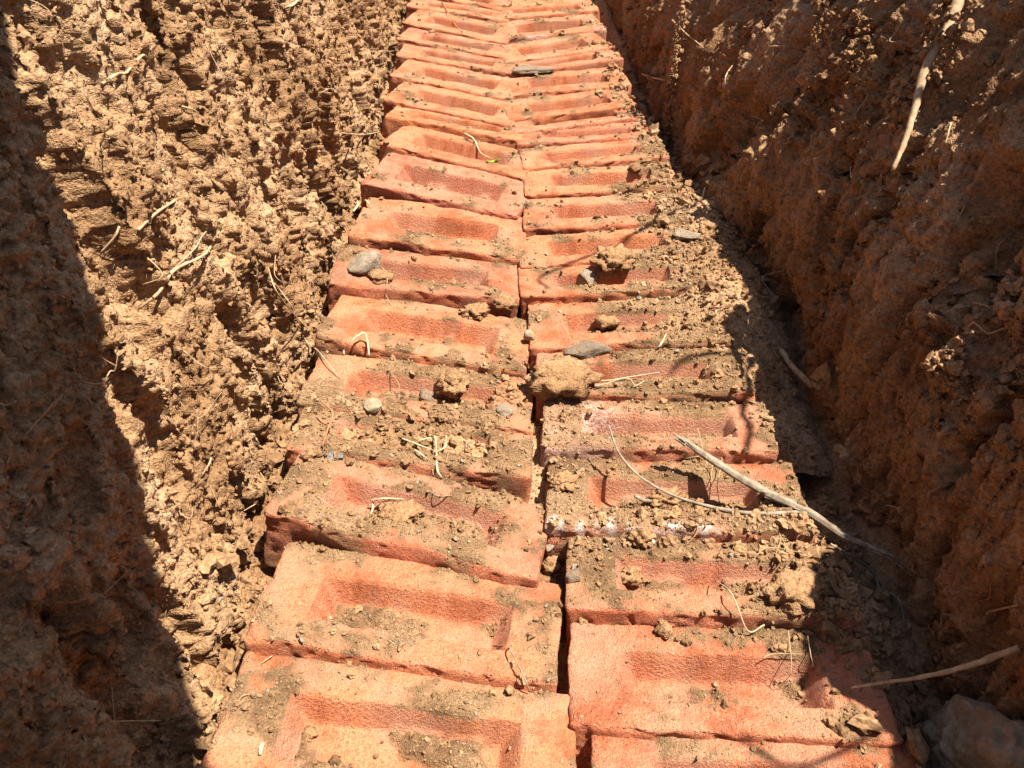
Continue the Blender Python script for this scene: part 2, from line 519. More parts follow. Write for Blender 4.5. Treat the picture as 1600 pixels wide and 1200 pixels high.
BRICK_V, BRICK_F, voff = [], [], 0
def make_brick(name, pa, pb, tilt, W, T, seed, col, soot=0, white=None, wave=1.0, frog=True):
    global voff
    r = np.random.default_rng(seed)
    a, b = np.array(pa), np.array(pb)
    Lm = np.linalg.norm(b - a)
    Lb = float(np.clip(Lm, .206, .226))
    mid = (a + b) / 2
    ex = (b - a) / Lm
    eyh = np.cross([0, 0, 1], ex); eyh /= np.linalg.norm(eyh)
    t = math.radians(tilt)
    ezh = np.cross(ex, eyh)
    ey = eyh * math.cos(t) - ezh * math.sin(t)
    ez = np.cross(ex, ey)
    dist = mid[1]
    step = 0.0023 + 0.0030 * max(dist - .25, 0)
    fx0, fx1 = .036 + r.uniform(-.003, .003), Lb - .036 + r.uniform(-.003, .003)
    fy0, fy1 = W * .25, W * .71
    sx, sy = .012, .0055
    xs = axis_pts(Lb, step, [fx0 - .001, fx0, fx0 + .001, fx0 + sx - .001, fx0 + sx, fx1 - sx, fx1 - sx + .001, fx1 - .001, fx1, fx1 + .001, fx0 + sx / 2, fx1 - sx / 2])
    ys = axis_pts(W, step, [fy0 - .001, fy0, fy0 + .001, fy0 + sy, fy0 + sy + .001, fy0 + sy / 2, fy1 - sy - .001, fy1 - sy, fy1 - sy + .001, fy1 - sy / 2, fy1 - .001, fy1, fy1 + .001])
    zs = axis_pts(T, step * 1.3)
    nx, ny, nz = len(xs), len(ys), len(zs)
    I, J, K = np.meshgrid(np.arange(nx), np.arange(ny), np.arange(nz), indexing='ij')
    surf = (I == 0) | (I == nx - 1) | (J == 0) | (J == ny - 1) | (K == 0) | (K == nz - 1)
    idx = np.full(surf.shape, -1)
    idx[surf] = np.arange(surf.sum())
    x, y, z = xs[I[surf]], ys[J[surf]], zs[K[surf]] - T
    def q(A, flip):
        f = np.stack([A[:-1, :-1], A[1:, :-1], A[1:, 1:], A[:-1, 1:]], -1).reshape(-1, 4)
        return f[:, ::-1] if flip else f
    Fc = np.concatenate([q(idx[:, :, -1], False), q(idx[:, :, 0], True), q(idx[:, 0, :], False), q(idx[:, -1, :], True), q(idx[0], True), q(idx[-1], False)])
    # rounded box with a worn, uneven radius
    so_ = seed * 1.37
    rad = 0.0036 + 0.0018 * perlin(x / .03 + so_, y / .03, z / .03, 91) + .004 * sstep(.25, .5, perlin(x / .018 + so_, y / .018, z / .018, 92))
    rad = np.clip(rad, .002, .011)
    cx, cy, cz = np.clip(x, rad, Lb - rad), np.clip(y, rad, W - rad), np.clip(z, -T + rad, -rad)
    d = np.stack([x - cx, y - cy, z - cz], -1)
    ln = np.linalg.norm(d, axis=1, keepdims=True)
    nrm = d / np.maximum(ln, 1e-9)
    P = np.stack([cx, cy, cz], -1) + nrm * np.minimum(ln, rad[:, None])
    top = (z > -1e-6)
    # recess
    pit = np.zeros(len(x))
    if frog:
        wx = np.minimum(np.clip((x - fx0) / sx, 0, 1), np.clip((fx1 - x) / sx, 0, 1))
        wyy = np.minimum(np.clip((y - fy0) / sy, 0, 1), np.clip((fy1 - y) / sy, 0, 1))
        w_ = np.minimum(wx, wyy)
        w_ = w_ - .05 * np.exp(-((w_ - 1) / .12) ** 2) + .05 * np.exp(-(w_ / .10) ** 2) * (w_ > 0)
        dep = 0.0250 * w_ * (1 + .10 * perlin(x / .05 + so_, y / .05, 0, 94))
        wob = np.where(top & (w_ > 0), 1.0, 0.0)
        P[:, 0] += wob * .0018 * perlin(x / .025 + so_, y / .025, 0, 93)
        P[:, 1] += wob * .0014 * perlin(x / .025 + so_, y / .025, 5, 93)
        P[:, 2] -= np.where(top, dep, 0)
        pit = np.where(top, dep / .0250, 0)
    # hand-made unevenness
    P[:, 1] += wave * .0022 * perlin(x / .06 + so_, z / .08, 2, 95) * sstep(W * .5, 0, y) - wave * .0014 * perlin(x / .022 + so_, z / .03, 1, 96) * (y < W * .5)
    P[:, 2] += wave * .0018 * perlin(x / .075 + so_, y / .06, 3, 97)
    P[:, 0] += wave * .0022 * perlin(y / .05 + so_, z / .05, 4, 98)
    # surface texture along normals (approx) : front faces get drag creases
    front = sstep(.010, .002, y)
    tex = .0008 * fbm(x / .012 + so_, y / .012, z / .012, 99, 3)
    crease = -.0011 * sstep(.22, .45, perlin(x / .030 + so_, y / .03, z / .006 + .4 * x / .01, 100))
    pick = -.0016 * sstep(.30, .5, perlin(x / .010 + so_, y / .010, z / .010, 101))
    disp = tex + front * crease + pick * (1 - .6 * pit)
    fl_n = np.stack([np.where(x < 1e-6, -1., np.where(x > Lb - 1e-6, 1., 0)), np.where(y < 1e-6, -1., np.where(y > W - 1e-6, 1., 0)), np.where(top, 1., np.where(z < -T + 1e-6, -1., 0))], -1)
    fl_n /= np.linalg.norm(fl_n, axis=1, keepdims=True)
    P += fl_n * disp[:, None]
    org = mid
    Rm = np.stack([ex, ey, ez], 1)
    Wd = (P - np.array([Lb / 2, 0, 0])) @ Rm.T + org
    # earth caked on top faces and filling recesses
    df = dirt_field(Wd[:, 0], Wd[:, 1])
    df = np.clip(df + pit * .10, 0, 1)
    upface = top * sstep(-.006, -.001, z)
    dirt = df * top * (1 - .8 * ((pit > .06) & (pit < .90)))
    lump = .5 + .5 * domes(Wd[:, 0] / .006, Wd[:, 1] / .006, Wd[:, 2] * 0, 103)
    lift = sstep(.45, .95, dirt) * (.0030 * lump + .0050 * pit * df)
    P[:, 2] += lift
    # a dusting also clings to the slopes
    dirt = np.where(top, dirt, np.clip(df - .35, 0, 1) * .8)
    wv = np.zeros(len(x))
    if white is not None:
        wv = white(x / Lb, y / W, z / T)
    dirt = dirt * (1 - np.clip(wv * 1.1 - .15, 0, .9))
    sv = np.zeros(len(x)) + soot * np.clip(.5 + .9 * perlin(x / .09 + so_, y / .05, z / .05, 104), 0, 1)
    tone = .5 + .55 * perlin(x / .05 + so_, y / .05, z / .05, 105) + .40 * perlin(x / .014 + so_, y / .014, z / .014, 106) + .25 * perlin(x / .006 + so_, y / .006, z / .006, 107)
    film = np.where(top, np.clip(.15 + .55 * fbm(Wd[:, 0] / .045, Wd[:, 1] / .045, 0, 108, 4) + .5 * (df - .2), .02, .62), np.clip(.25 * (df - .3), 0, .3))
    sv = sv * (.55 + .45 * perlin(x / .02 + so_, y / .008, z / .008, 109))
    M = Matrix(((ex[0], ey[0], ez[0], org[0]), (ex[1], ey[1], ez[1], org[1]), (ex[2], ey[2], ez[2], org[2]), (0, 0, 0, 1)))
    Pl = P - np.array([Lb / 2, 0, 0])
    o = mesh_obj(name, Pl, Fc, M_BRICK, attrs={'dirt': dirt, 'white': wv, 'soot': np.clip(sv, 0, .9), 'tone': tone, 'film': film})
    o.matrix_world = M
    o.color = (*col, 1)
    Wd = Pl @ Rm.T + org
    BRICK_V.append(Wd)
    BRICK_F.append(Fc + voff)
    voff += len(Wd)
    return o

ORD = ['nearest', 'second', 'third', 'fourth', 'fifth', 'sixth', 'seventh', 'eighth', 'ninth', 'tenth', 'eleventh', 'twelfth', 'thirteenth', 'fourteenth', 'fifteenth', 'sixteenth', 'seventeenth', 'eighteenth', 'nineteenth', 'twentieth', 'twenty-first']
NOTE_L = {0: 'half out of frame at the bottom edge', 1: 'with soil crumbs in its recess', 2: 'with a rough torn orange front face', 3: 'almost buried in spilled earth', 4: 'with pebbles and a clod in its recess',
          5: 'with a clean recess and bright front', 6: 'bearing a pale stone', 7: 'with a wavy sagging front edge', 8: 'pinkish with a deep recess', 9: 'dusty beside the green leaf', 10: 'orange, mostly hidden by its neighbour'}
NOTE_R = {0: 'cut off by the bottom edge', 1: 'half shaded at its right end', 2: 'with big clods on its right end', 3: 'streaked with white salts', 4: 'pale and dusty', 5: 'carrying a grey stone and rootlets',
          6: 'with earth covering its right half', 7: 'under the large soil spill', 8: 'with small grey stone and thin twig shadow'}

def brick_col(r, o=0.0):
    f = r.uniform(.95, 1.05)
    return (.52 * f, (.178 + .012 * r.random() + o) * f, (.083 + .010 * r.random() + o * .6) * f)

def white_band(x, y, z):
    return (.50 + .35 * perlin(x * 26, y * 6, z, 77)) * np.exp(-((y - .05) / .12) ** 2) * sstep(.92, .55, x) * sstep(-.45, -.02, z) + .14
def white_dust(x, y, z):
    return 0.52 * sstep(.75, .2, x) * np.ones_like(y)
def white_front(x, y, z):
    return 0.5 * np.exp(-((y - .0) / .2) ** 2) * (0.3 + 0.7 * np.abs(np.sin(x * 4.1 + .4)))

BRICKS = []
for side, rows in (('left', LEFT), ('right', RIGHT)):
    pts = []
    for (p, q, t) in rows:
        zl, zr = (OUT_L + (.006 if p == (408, 798) else 0), 0) if side == 'left' else (0, OUT_R)
        pts.append((ground(p[0], p[1], zl), ground(q[0], q[1], zr)))
    mids = [(a + b)[1] / 2 for a, b in pts]
    for i, ((a, b), (p, q, t)) in enumerate(zip(pts, rows)):
        s = mids[i + 1] - mids[i] if i + 1 < len(rows) else .10
        W = float(np.clip(s * .99, .070, .125))
        r = random.Random(100 + i * 7 + (50 if side == 'left' else 0))
        col = brick_col(r)
        soot, wf = 0.0, None
        if side == 'left':
            if i in (6, 13, 14): soot = .55
            if i == 10: col = (.52, .185, .078)
            if i == 8: col = (.51, .185, .105)
        else:
            if i == 3: wf = white_band
            if i == 4: wf = white_dust; col = (.52, .21, .115)
            if i == 18: wf = white_front
            if i in (13, 17): wf = lambda x, y, z: .38 * np.exp(-(y / .3) ** 2)
            if i in (16, 18): soot = .5
        o = make_brick('brick', a, b, t * .62, W, .060, 300 + i + (40 if side == 'left' else 0), col, soot, wf, wave=1.2 if i not in (2, 7) or side == 'right' else 2.2)
        note = (NOTE_L if side == 'left' else NOTE_R).get(i, '')
        lab = f'red brick, {ORD[i]} in the {side} row' if i == 0 else f'red brick, {ORD[i]} from front in {side} row'
        tag(o, lab + ((', ' + note) if note else ''), 'brick', 'red bricks laid side by side along the trench')
        BRICKS.append(o)
BV = np.concatenate(BRICK_V); BF = np.concatenate(BRICK_F)

# ------------------------------------------------------------------ earth heaped on the ends of the bricks
def heap(name, label, x0, x1, y0, y1, fn, seed, step=.0022):
    xs = np.arange(x0, x1, step); ys = np.arange(y0, y1, step)
    Xg, Yg = np.meshgrid(xs, ys, indexing='ij')
    x, y = Xg.ravel(), Yg.ravel()
    h = fn(x, y) + .006 * perlin(x / .045, y / .045, 0, seed) + .0045 * (domes(x / .016, y / .016, x * 0, seed + 1) - .5) + .0030 * (domes(x / .008, y / .008, x * 0, seed + 2) - .5) + .001 * perlin(x / .004, y / .004, 0, seed + 3)
    V = np.stack([x, y, h], -1)
    Fc = grid_faces(len(xs), len(ys), flip=True)
    o = mesh_obj(name, V, Fc, M_SOIL)
    tag(o, label, 'soil', kind='stuff')
    return V, Fc
HE = []
HE.append(heap('spilled_soil', 'brown earth spilled over the right ends of the bricks in mid trench', .10, .35, .52, 1.20,
     lambda x, y: -.045 + .060 * gauss(x, y, .275, .86, .085, .26) + .022 * gauss(x, y, .24, .72, .09, .09) + .012 * gauss(x, y, .20, .66, .07, .06) - .012 * sstep(.28, .34, x), 201))
HE.append(heap('soil_clump', 'clumped earth on the right end of a near brick under the forked stick', .13, .33, .28, .50,
     lambda x, y: -.050 + .052 * gauss(x, y, .235, .415, .055, .05) + .042 * gauss(x, y, .262, .345, .04, .035) + .02 * gauss(x, y, .19, .46, .05, .02), 211))
HE.append(heap('soil_patch', 'layer of earth and grit covering a buried brick of the left row', -.20, .05, .455, .62,
     lambda x, y: -.034 + .036 * gauss(x, y, -.07, .540, .14, .042) + .016 * gauss(x, y, -.13, .515, .06, .04), 221))

# one tree to drop and pin things onto
allV = [VL, VR, VF, BV] + [h[0] for h in HE]
allF = [FL_, FR_, FF, BF] + [h[1] for h in HE]
off, pf = 0, []
for V_, F_ in zip(allV, allF):
    pf.append(F_ + off); off += len(V_)
TREE = BVHTree.FromPolygons(np.concatenate(allV).tolist(), np.concatenate(pf).tolist())

def drop(x, y, z0=.30):
    h = TREE.ray_cast(Vector((x, y, z0)), Vector((0, 0, -1)))
    return (h[0], h[1]) if h[0] is not None else (Vector((x, y, -.05)), Vector((0, 0, 1)))

def pin(px, py, lift=0.0):
    d = Vector(ray(px, py))
    h = TREE.ray_cast(Vector(CAM), d)
    p = h[0] if h[0] is not None else Vector(ground(px, py, 0))
    return np.array(p) + np.array(h[1] if h[1] is not None and h[1].dot(d) < 0 else -d) * lift

# ------------------------------------------------------------------ crumbs (uncountable)
def ico(sub):
    import bmesh
    bm = bmesh.new()
    bmesh.ops.create_icosphere(bm, subdivisions=sub, radius=1)
    V = np.array([v.co[:] for v in bm.verts]); Fc = np.array([[v.index for v in f.verts] for f in bm.faces])
    bm.free()
    return V, Fc
ICO1, ICO2, ICO3, ICO4 = ico(1), ico(2), ico(3), ico(4)

def rand_rot(n):
    q = rng.normal(size=(n, 4)); q /= np.linalg.norm(q, axis=1, keepdims=True)
    w, x, y, z = q.T
    return np.stack([np.stack([1 - 2 * (y * y + z * z), 2 * (x * y - z * w), 2 * (x * z + y * w)], -1),
                     np.stack([2 * (x * y + z * w), 1 - 2 * (x * x + z * z), 2 * (y * z - x * w)], -1),
                     np.stack([2 * (x * z - y * w), 2 * (y * z + x * w), 1 - 2 * (x * x + y * y)], -1)], 1)

def crumbs(name, label, pos, rad, base, tint=None, smooth=False):
    n = len(pos)
    Vb, Fb = base
    R = rand_rot(n)
    sc = rng.uniform(.55, 1.3, (n, 1, 3))
    jit = 1 + rng.uniform(-.42, .42, (n, len(Vb), 1))
    V = np.einsum('nij,nvj->nvi', R, Vb[None] * sc * jit) * rad[:, None, None] + pos[:, None, :]
    Fc = (Fb[None] + (np.arange(n) * len(Vb))[:, None, None]).reshape(-1, 3)
    t = rng.random(n) if tint is None else tint
    o = mesh_obj(name, V.reshape(-1, 3), Fc, M_CRUMB, smooth=smooth, attrs={'tint': np.repeat(t, len(Vb))})
    tag(o, label, 'soil', kind='stuff')

def brick_crumbs():
    N = 150000
    y = .17 + 1.9 * rng.random(N) ** 1.5
    x = rng.uniform(-.21, .33, N)
    df = dirt_field(x, y)
    keep = rng.random(N) < (.030 + .62 * sstep(.36, .80, df)) * np.where(y > 1.2, .5, 1)
    x, y = x[keep], y[keep]
    rad = .00042 * (1 - rng.random(len(x))) ** (-.50) * (0.75 + .55 * y)
    rad = np.where(rad > .0036, .0012, rad)
    pos = np.empty((len(x), 3))
    ok = np.ones(len(x), bool)
    for i in range(len(x)):
        p, nn = drop(x[i], y[i])
        pos[i] = p
        pos[i, 2] += rad[i] * .45
        if nn.z < .45 or p.z > .06: ok[i] = False
    return pos[ok], rad[ok]
cp, cr = brick_crumbs()
big = cr > .0017
crumbs('soil_crumbs', 'fine brown soil crumbs and grit strewn over the bricks', cp[~big], cr[~big], ICO1)
crumbs('soil_granules', 'coarser soil crumbs and small grit scattered on the bricks', cp[big], cr[big], ICO2)

def wall_crumbs(V, side, n, label, name):
    m = (V[:, 1] > .12) & (V[:, 1] < 1.9) & (V[:, 2] > -.03) & (V[:, 2] < .42)
    Vs = V[m]
    w = 1.0
    i = rng.choice(len(Vs), n)
    pos = Vs[i].copy()
    rad = .0008 * (1 - rng.random(n)) ** (-.36)
    rad = np.minimum(rad, .0028) * (.8 + .35 * pos[:, 1])
    pos[:, 0] += -side * rad * .1
    crumbs(name, label, pos, rad, ICO1, rng.uniform(0.1, .952, n))
def lumps(name, label, pos, rad, seed):
    n = len(pos)
    Vb, Fb = ICO2
    R = rand_rot(n)
    U = Vb[None] * np.ones((n, 1, 1))
    o3 = rng.uniform(0, 60, (n, 1, 3))
    q = U * 1.3 + o3
    nn = 1 + .75 * perlin(q[..., 0], q[..., 1], q[..., 2], seed) + .55 * perlin(q[..., 0] * 2.3, q[..., 1] * 2.3, q[..., 2] * 2.3, seed + 1) + rng.uniform(-.10, .10, U.shape[:2])
    V = np.einsum('nij,nvj->nvi', R, U * nn[..., None] * rng.uniform(.55, 1.25, (n, 1, 3))) * rad[:, None, None] + pos[:, None, :]
    Fc = (Fb[None] + (np.arange(n) * len(Vb))[:, None, None]).reshape(-1, 3)
    o = mesh_obj(name, V.reshape(-1, 3), Fc, M_CRUMB, smooth=False, attrs={'tint': np.repeat(rng.uniform(.3, .8, n), len(Vb))})
    tag(o, label, 'soil', kind='stuff')

def wall_lumps():
    for V, side, n, lab, sd in ((VL, -1, 3000, 'small lumps of dry earth standing out of the left wall', 601), (VR, 1, 1100, 'small lumps of earth standing out of the right wall', 611)):
        m = (V[:, 1] > .12) & (V[:, 1] < 1.9) & (V[:, 2] > -.03) & (V[:, 2] < .45)
        Vs = V[m]
        i = rng.choice(len(Vs), n * 3)
        P = Vs[i]
        k_ = perlin(P[:, 1] / .05, P[:, 2] / .06, 3, sd) > -.05
        P = P[k_][:n].copy()
        rad = .0016 * (1 - rng.random(len(P))) ** (-.30) * (.75 + .3 * P[:, 1])
        rad = np.minimum(rad, .0052)
        if side > 0:
            ex, er = [], []
            for (px, py, ry, rz, dep) in LEDGES:
                hy, hz = wall_at(px, py)
                c = Vs[np.argmin((Vs[:, 1] - hy) ** 2 + (Vs[:, 2] - hz) ** 2)]
                for _ in range(130):
                    u_ = rng.normal(size=2); q = c + np.array([-dep * .75 * math.exp(-.5 * (u_ @ u_)) * rng.random() ** .3, u_[0] * ry * .75, u_[1] * rz * .75])
                    ex.append(q); er.append(.0016 + .0028 * rng.random() ** 2)
            P = np.vstack([P, ex]); rad = np.concatenate([rad, er])
        P[:, 0] += -side * rad * .0
        lumps('wall_lumps', lab, P, rad, sd)
wall_lumps()
# rubble fallen into the gap along the right wall
def rubble():
    n = 2100
    y = .2 + 1.5 * rng.random(n) ** 1.3
    xr = np.interp(y, XR_Y, XR_X)
    x = xr - np.abs(rng.normal(size=n)) * .045
    left = rng.random(n) < .42
    x = np.where(left, np.interp(y, XL_Y, XL_X) + .006 + np.abs(rng.normal(size=n)) * .006, x)
    rad = np.minimum(.0018 * (1 - rng.random(n)) ** (-.45), .009)
    P = np.array([np.array(drop(a, b)[0]) for a, b in zip(x, y)])
    ok = P[:, 2] < .03
    P[:, 2] += rad * .3
    lumps('fallen_rubble', 'crumbled earth fallen into the gaps beside the bricks', P[ok], rad[ok], 621)
rubble()
def heap_lumps():
    P, rad = [], []
    for (cx, cy, rx, ry, n, r0) in ((.235, .415, .045, .035, 420, .0016), (.255, .350, .035, .028, 320, .0017), (.24, .80, .06, .17, 500, .0017), (-.07, .545, .09, .03, 260, .0015), (.02, .60, .02, .02, 60, .0016), (.12, .43, .05, .02, 120, .0016)):
        for _ in range(n):
            x, y = cx + rng.normal() * rx * .7, cy + rng.normal() * ry * .7
            p, nn = drop(x, y)
            if p.z > .05: continue
            r_ = min(r0 * .8 * (1 - rng.random()) ** -.42, .0048)
            P.append((p.x, p.y, p.z + r_ * .3)); rad.append(r_)
    lumps('soil_lumps', 'small brown lumps of earth lying on the spilled soil and bricks', np.array(P), np.array(rad), 631)
heap_lumps()
wall_crumbs(VL, -1, 19000, 'crumbs of dry earth clinging to the sunlit left wall', 'clinging_crumbs')
wall_crumbs(VR, 1, 7000, 'crumbs of earth clinging to the shaded right wall', 'clinging_crumbs')

# ------------------------------------------------------------------ stones and clods one can pick out
def rock(name, label, cat, px, py, wpx, mat, flat=.7, elong=1.0, rotz=0.0, seed=0, lumpy=.35, sink=.35, group=None, lvl=ICO3, ang=False, at=None):
    p = pin(px, py) if at is None else np.array(at)
    size = wpx / F_PX * np.linalg.norm(p - CAM) / 2
    V, Fc = lvl
    n = fbm(V[:, 0] * 1.1 + seed * 3.1, V[:, 1] * 1.1, V[:, 2] * 1.1, 300 + seed, 4)
    if ang:
        r = np.random.default_rng(seed)
        d = r.normal(size=(14, 3)); d /= np.linalg.norm(d, axis=1, keepdims=True)
        lim = r.uniform(.50, .86, 14)
        rr = np.ones(len(V))
        for dd, ll in zip(d, lim):
            c = V @ dd
            rr = np.where(c > 1e-3, np.minimum(rr, ll / np.maximum(c, 1e-3)), rr)
        Vn = V * (rr * (1 + .12 * n + .06 * fbm(V[:, 0] * 7, V[:, 1] * 7, V[:, 2] * 7, seed + 2, 4) + .05 * perlin(V[:, 0] * 6, V[:, 1] * 6, V[:, 2] * 6, seed)))[:, None]
    else:
        dm = domes(V[:, 0] * 2.4 + 5, V[:, 1] * 2.4 + 5, V[:, 2] * 2.4 + 5 + seed, 310 + seed)
        dm2 = domes(V[:, 0] * 5.5 + 5, V[:, 1] * 5.5 + 5, V[:, 2] * 5.5 + 5 + seed, 311 + seed)
        dm3 = domes(V[:, 0] * 11 + 5, V[:, 1] * 11 + 5, V[:, 2] * 11 + 5 + seed, 312 + seed)
        Vn = V * (1 + lumpy * .8 * n + lumpy * .9 * (dm - .5) + lumpy * .55 * (dm2 - .5) + lumpy * .35 * (dm3 - .5))[:, None]
    Vn = Vn * np.array([elong, 1 / elong ** .5, flat]) * size * (1.25 if ang else 1.0)
    o = mesh_obj(name, Vn, Fc, mat)
    o.location = p + np.array([0, 0, size * flat * (1 - 2 * sink) * .5 + size * flat * .3])
    o.rotation_euler = (0, 0, rotz)
    tag(o, label, cat, group)
    return o

STONES = [
 ('pale grey stone with dark base on the seventh brick of the left row', 568, 420, 48, M_STONE_P, .62, 1.15, 0.1),
 ('angular grey stone resting on the sixth brick of the right row', 922, 553, 52, M_STONE_G, .55, 1.25, 0.1),
 ('small grey and white stone beside the dark earth clod, right row', 917, 441, 30, M_STONE_P, .8, 1.0, 0.3),
 ('flat dark grey chip lying across two bricks far up the right row', 833, 112, 34, M_STONE_G, .35, 1.7, 0.25),
 ('cream coloured pebble on the soil patch of the left row', 584, 638, 28, M_STONE_W, .55, 1.1, 0.0),
 ('rounded grey pebble next to the big clod in the left row', 668, 622, 26, M_STONE_G, .8, 1.0, 0.2),
 ('tan pebble at the right end of the fifth brick, left row', 788, 644, 24, M_STONE_P, .7, 1.1, 0.5),
 ('white grit pebble at the seam above the soil clod', 828, 528, 20, M_STONE_W, .8, 1.0, 0.0),
 ('greenish grey pebble on the front of the third right brick', 897, 903, 24, M_STONE_G, .7, 1.1, 0.0),
 ('round pale stone half sunk in the soil spill, right edge', 1070, 372, 30, M_STONE_P, .6, 1.2, 0.0),
 ('pale flint chip in the seam joint beside the third bricks', 858, 856, 16, M_STONE_P, .7, 1.2, 1.2),
]
for i, (lab, x, y, w, m, fl_, el, rz) in enumerate(STONES):
    rock('stone', lab, 'stone', x, y, w, m, fl_, el, rz, seed=20 + i, ang=True, sink=.3, lvl=ICO4 if w > 26 else ICO3, group='loose stones on the bricks')
CLODS = [
 ('dark earth clod with shadowed hollow on the right row spill', 958, 418, 56, .75, 1.1),
 ('large crumbly clod on the seam between the rows', 878, 600, 88, .55, 1.3),
 ('rounded clod in the recess of the fifth left brick', 708, 608, 50, .85, 1.0),
 ('brown clod below the white salt streak, right row', 1002, 846, 40, .8, 1.0),
 ('small clod at the frog edge of the third right brick', 986, 902, 38, .7, 1.1),
 ('flat crusted clod left of the forked stick', 880, 756, 42, .5, 1.2),
 ('flat clod at the right end of a middle left brick', 742, 492, 38, .55, 1.2),
 ('clod near the seam on a middle left brick', 786, 476, 34, .6, 1.2),
 ('overhanging clod at the shaded right end of the near brick', 1240, 935, 74, .7, 1.2),
 ('dark clod in the recess of the third left brick', 626, 806, 60, .45, 1.3),
 ('small brown clod in front of the second right brick', 1036, 986, 26, .9, 1.0),
 ('tiny round clod at the left of the second right brick', 910, 972, 20, .8, 1.0),
 ('clod beside the grey pebble in the middle right soil', 945, 508, 34, .7, 1.2),
 ('small square clod on the left soil patch', 484, 714, 24, .8, 1.0),
 ('clod under the pale stone, left row', 595, 436, 34, .55, 1.2),
 ('clod at the foot of the nearest left recess', 484, 1148, 22, .6, 1.1),
 ('lumpy clod under the thin fork of the stick', 1040, 782, 44, .6, 1.3),
 ('earth clod jammed in the seam by the third bricks', 862, 884, 34, .8, 1.0),
]
for i, (lab, x, y, w, fl_, el) in enumerate(CLODS):
    rock('earth_clod', lab, 'clod', x, y, w, M_CLOD, fl_, el, (i * 1.7) % 6.28 if el < 1.15 else ((i * .37) % .6 - .3), seed=60 + i, lumpy=.45 if w < 60 else .30, sink=.3, lvl=ICO4 if w > 36 else ICO3, group='earth clods on the bricks')
bo = rock('boulder', 'large rough grey brown stone in shade at the bottom right corner', 'stone', 1520, 1222, 150, M_STONE_B, 1.15, 1.0, .4, seed=97, ang=True, sink=.15, lvl=ico(6))
bo.rotation_euler = (.45, .35, .5)

# ------------------------------------------------------------------ roots, twigs, straws
def smooth_path(P, R, k=6):
    P = np.asarray(P, float); R = np.asarray(R, float)
    if len(P) < 3:
        t = np.linspace(0, 1, k)[:, None]
        return P[0] + (P[-1] - P[0]) * t, np.interp(t[:, 0], np.linspace(0, 1, len(R)), R)
    Q = np.vstack([2 * P[0] - P[1], P, 2 * P[-1] - P[-2]])
    o, ro = [], []
    for i in range(1, len(Q) - 2):
        for t in np.linspace(0, 1, k, endpoint=False):
            a, b, c, d = Q[i - 1], Q[i], Q[i + 1], Q[i + 2]
            o.append(.5 * ((2 * b) + (c - a) * t + (2 * a - 5 * b + 4 * c - d) * t ** 2 + (3 * b - a - 3 * c + d) * t ** 3))
            ro.append(R[i - 1] + (R[i] - R[i - 1]) * t)
    o.append(P[-1]); ro.append(R[-1])
    return np.array(o), np.array(ro)

def tube(P, R, sides=7, rough=.12, seed=0, flat=1.0, ridge=0.0):
    P, R = smooth_path(P, R)
    T = np.gradient(P, axis=0)
    T /= np.maximum(np.linalg.norm(T, axis=1, keepdims=True), 1e-9)
    up = np.array([.31, .22, .93])
    A = np.cross(T, up); A /= np.maximum(np.linalg.norm(A, axis=1, keepdims=True), 1e-9)
    B = np.cross(T, A)
    a = np.linspace(0, 2 * math.pi, sides, endpoint=False)
    r = np.random.default_rng(seed)
    rr = R[:, None] * (1 + rough * r.normal(size=(len(R), sides)) + ridge * r.normal(size=(1, sides)))
    V = P[:, None] + A[:, None] * (np.cos(a) * rr)[..., None] + B[:, None] * (np.sin(a) * rr)[..., None] * flat
    n = len(P)
    V = V.reshape(-1, 3)
    i = np.arange(n * sides).reshape(n, sides)
    j = np.roll(i, -1, axis=1)
    Fc = np.stack([i[:-1], j[:-1], j[1:], i[1:]], -1).reshape(-1, 4)
    V = np.vstack([V, P[:1], P[-1:]])
    c0, c1 = len(V) - 2, len(V) - 1
    caps = [(c0, j[0, q], i[0, q], i[0, q]) for q in range(sides)] + [(c1, i[-1, q], j[-1, q], j[-1, q]) for q in range(sides)]
    return V, Fc, [c[:3] for c in caps]

def strands(name, label, cat, parts, mat, sides=7, rough=.12, seed=0, group=None, flat=1.0, ridge=0.0):
    """one thing out of one or more tapered strands"""
    Vs, polys, off = [], [], 0
    for (P, R) in parts:
        V, Fc, caps = tube(P, R, sides, rough, seed + off, flat, ridge)
        Vs.append(V)
        polys += (Fc + off).tolist() + [tuple(np.array(c) + off) for c in caps]
        off += len(V)
    V = np.vstack(Vs)
    me = bpy.data.meshes.new(name)
    me.from_pydata(V.tolist(), [], [tuple(int(t) for t in q) for q in polys])
    me.polygons.foreach_set('use_smooth', np.full(len(me.polygons), True))
    me.update()
    me.materials.append(mat)
    o = bpy.data.objects.new(name, me)
    COL.objects.link(o)
    tag(o, label, cat, group)
    return o

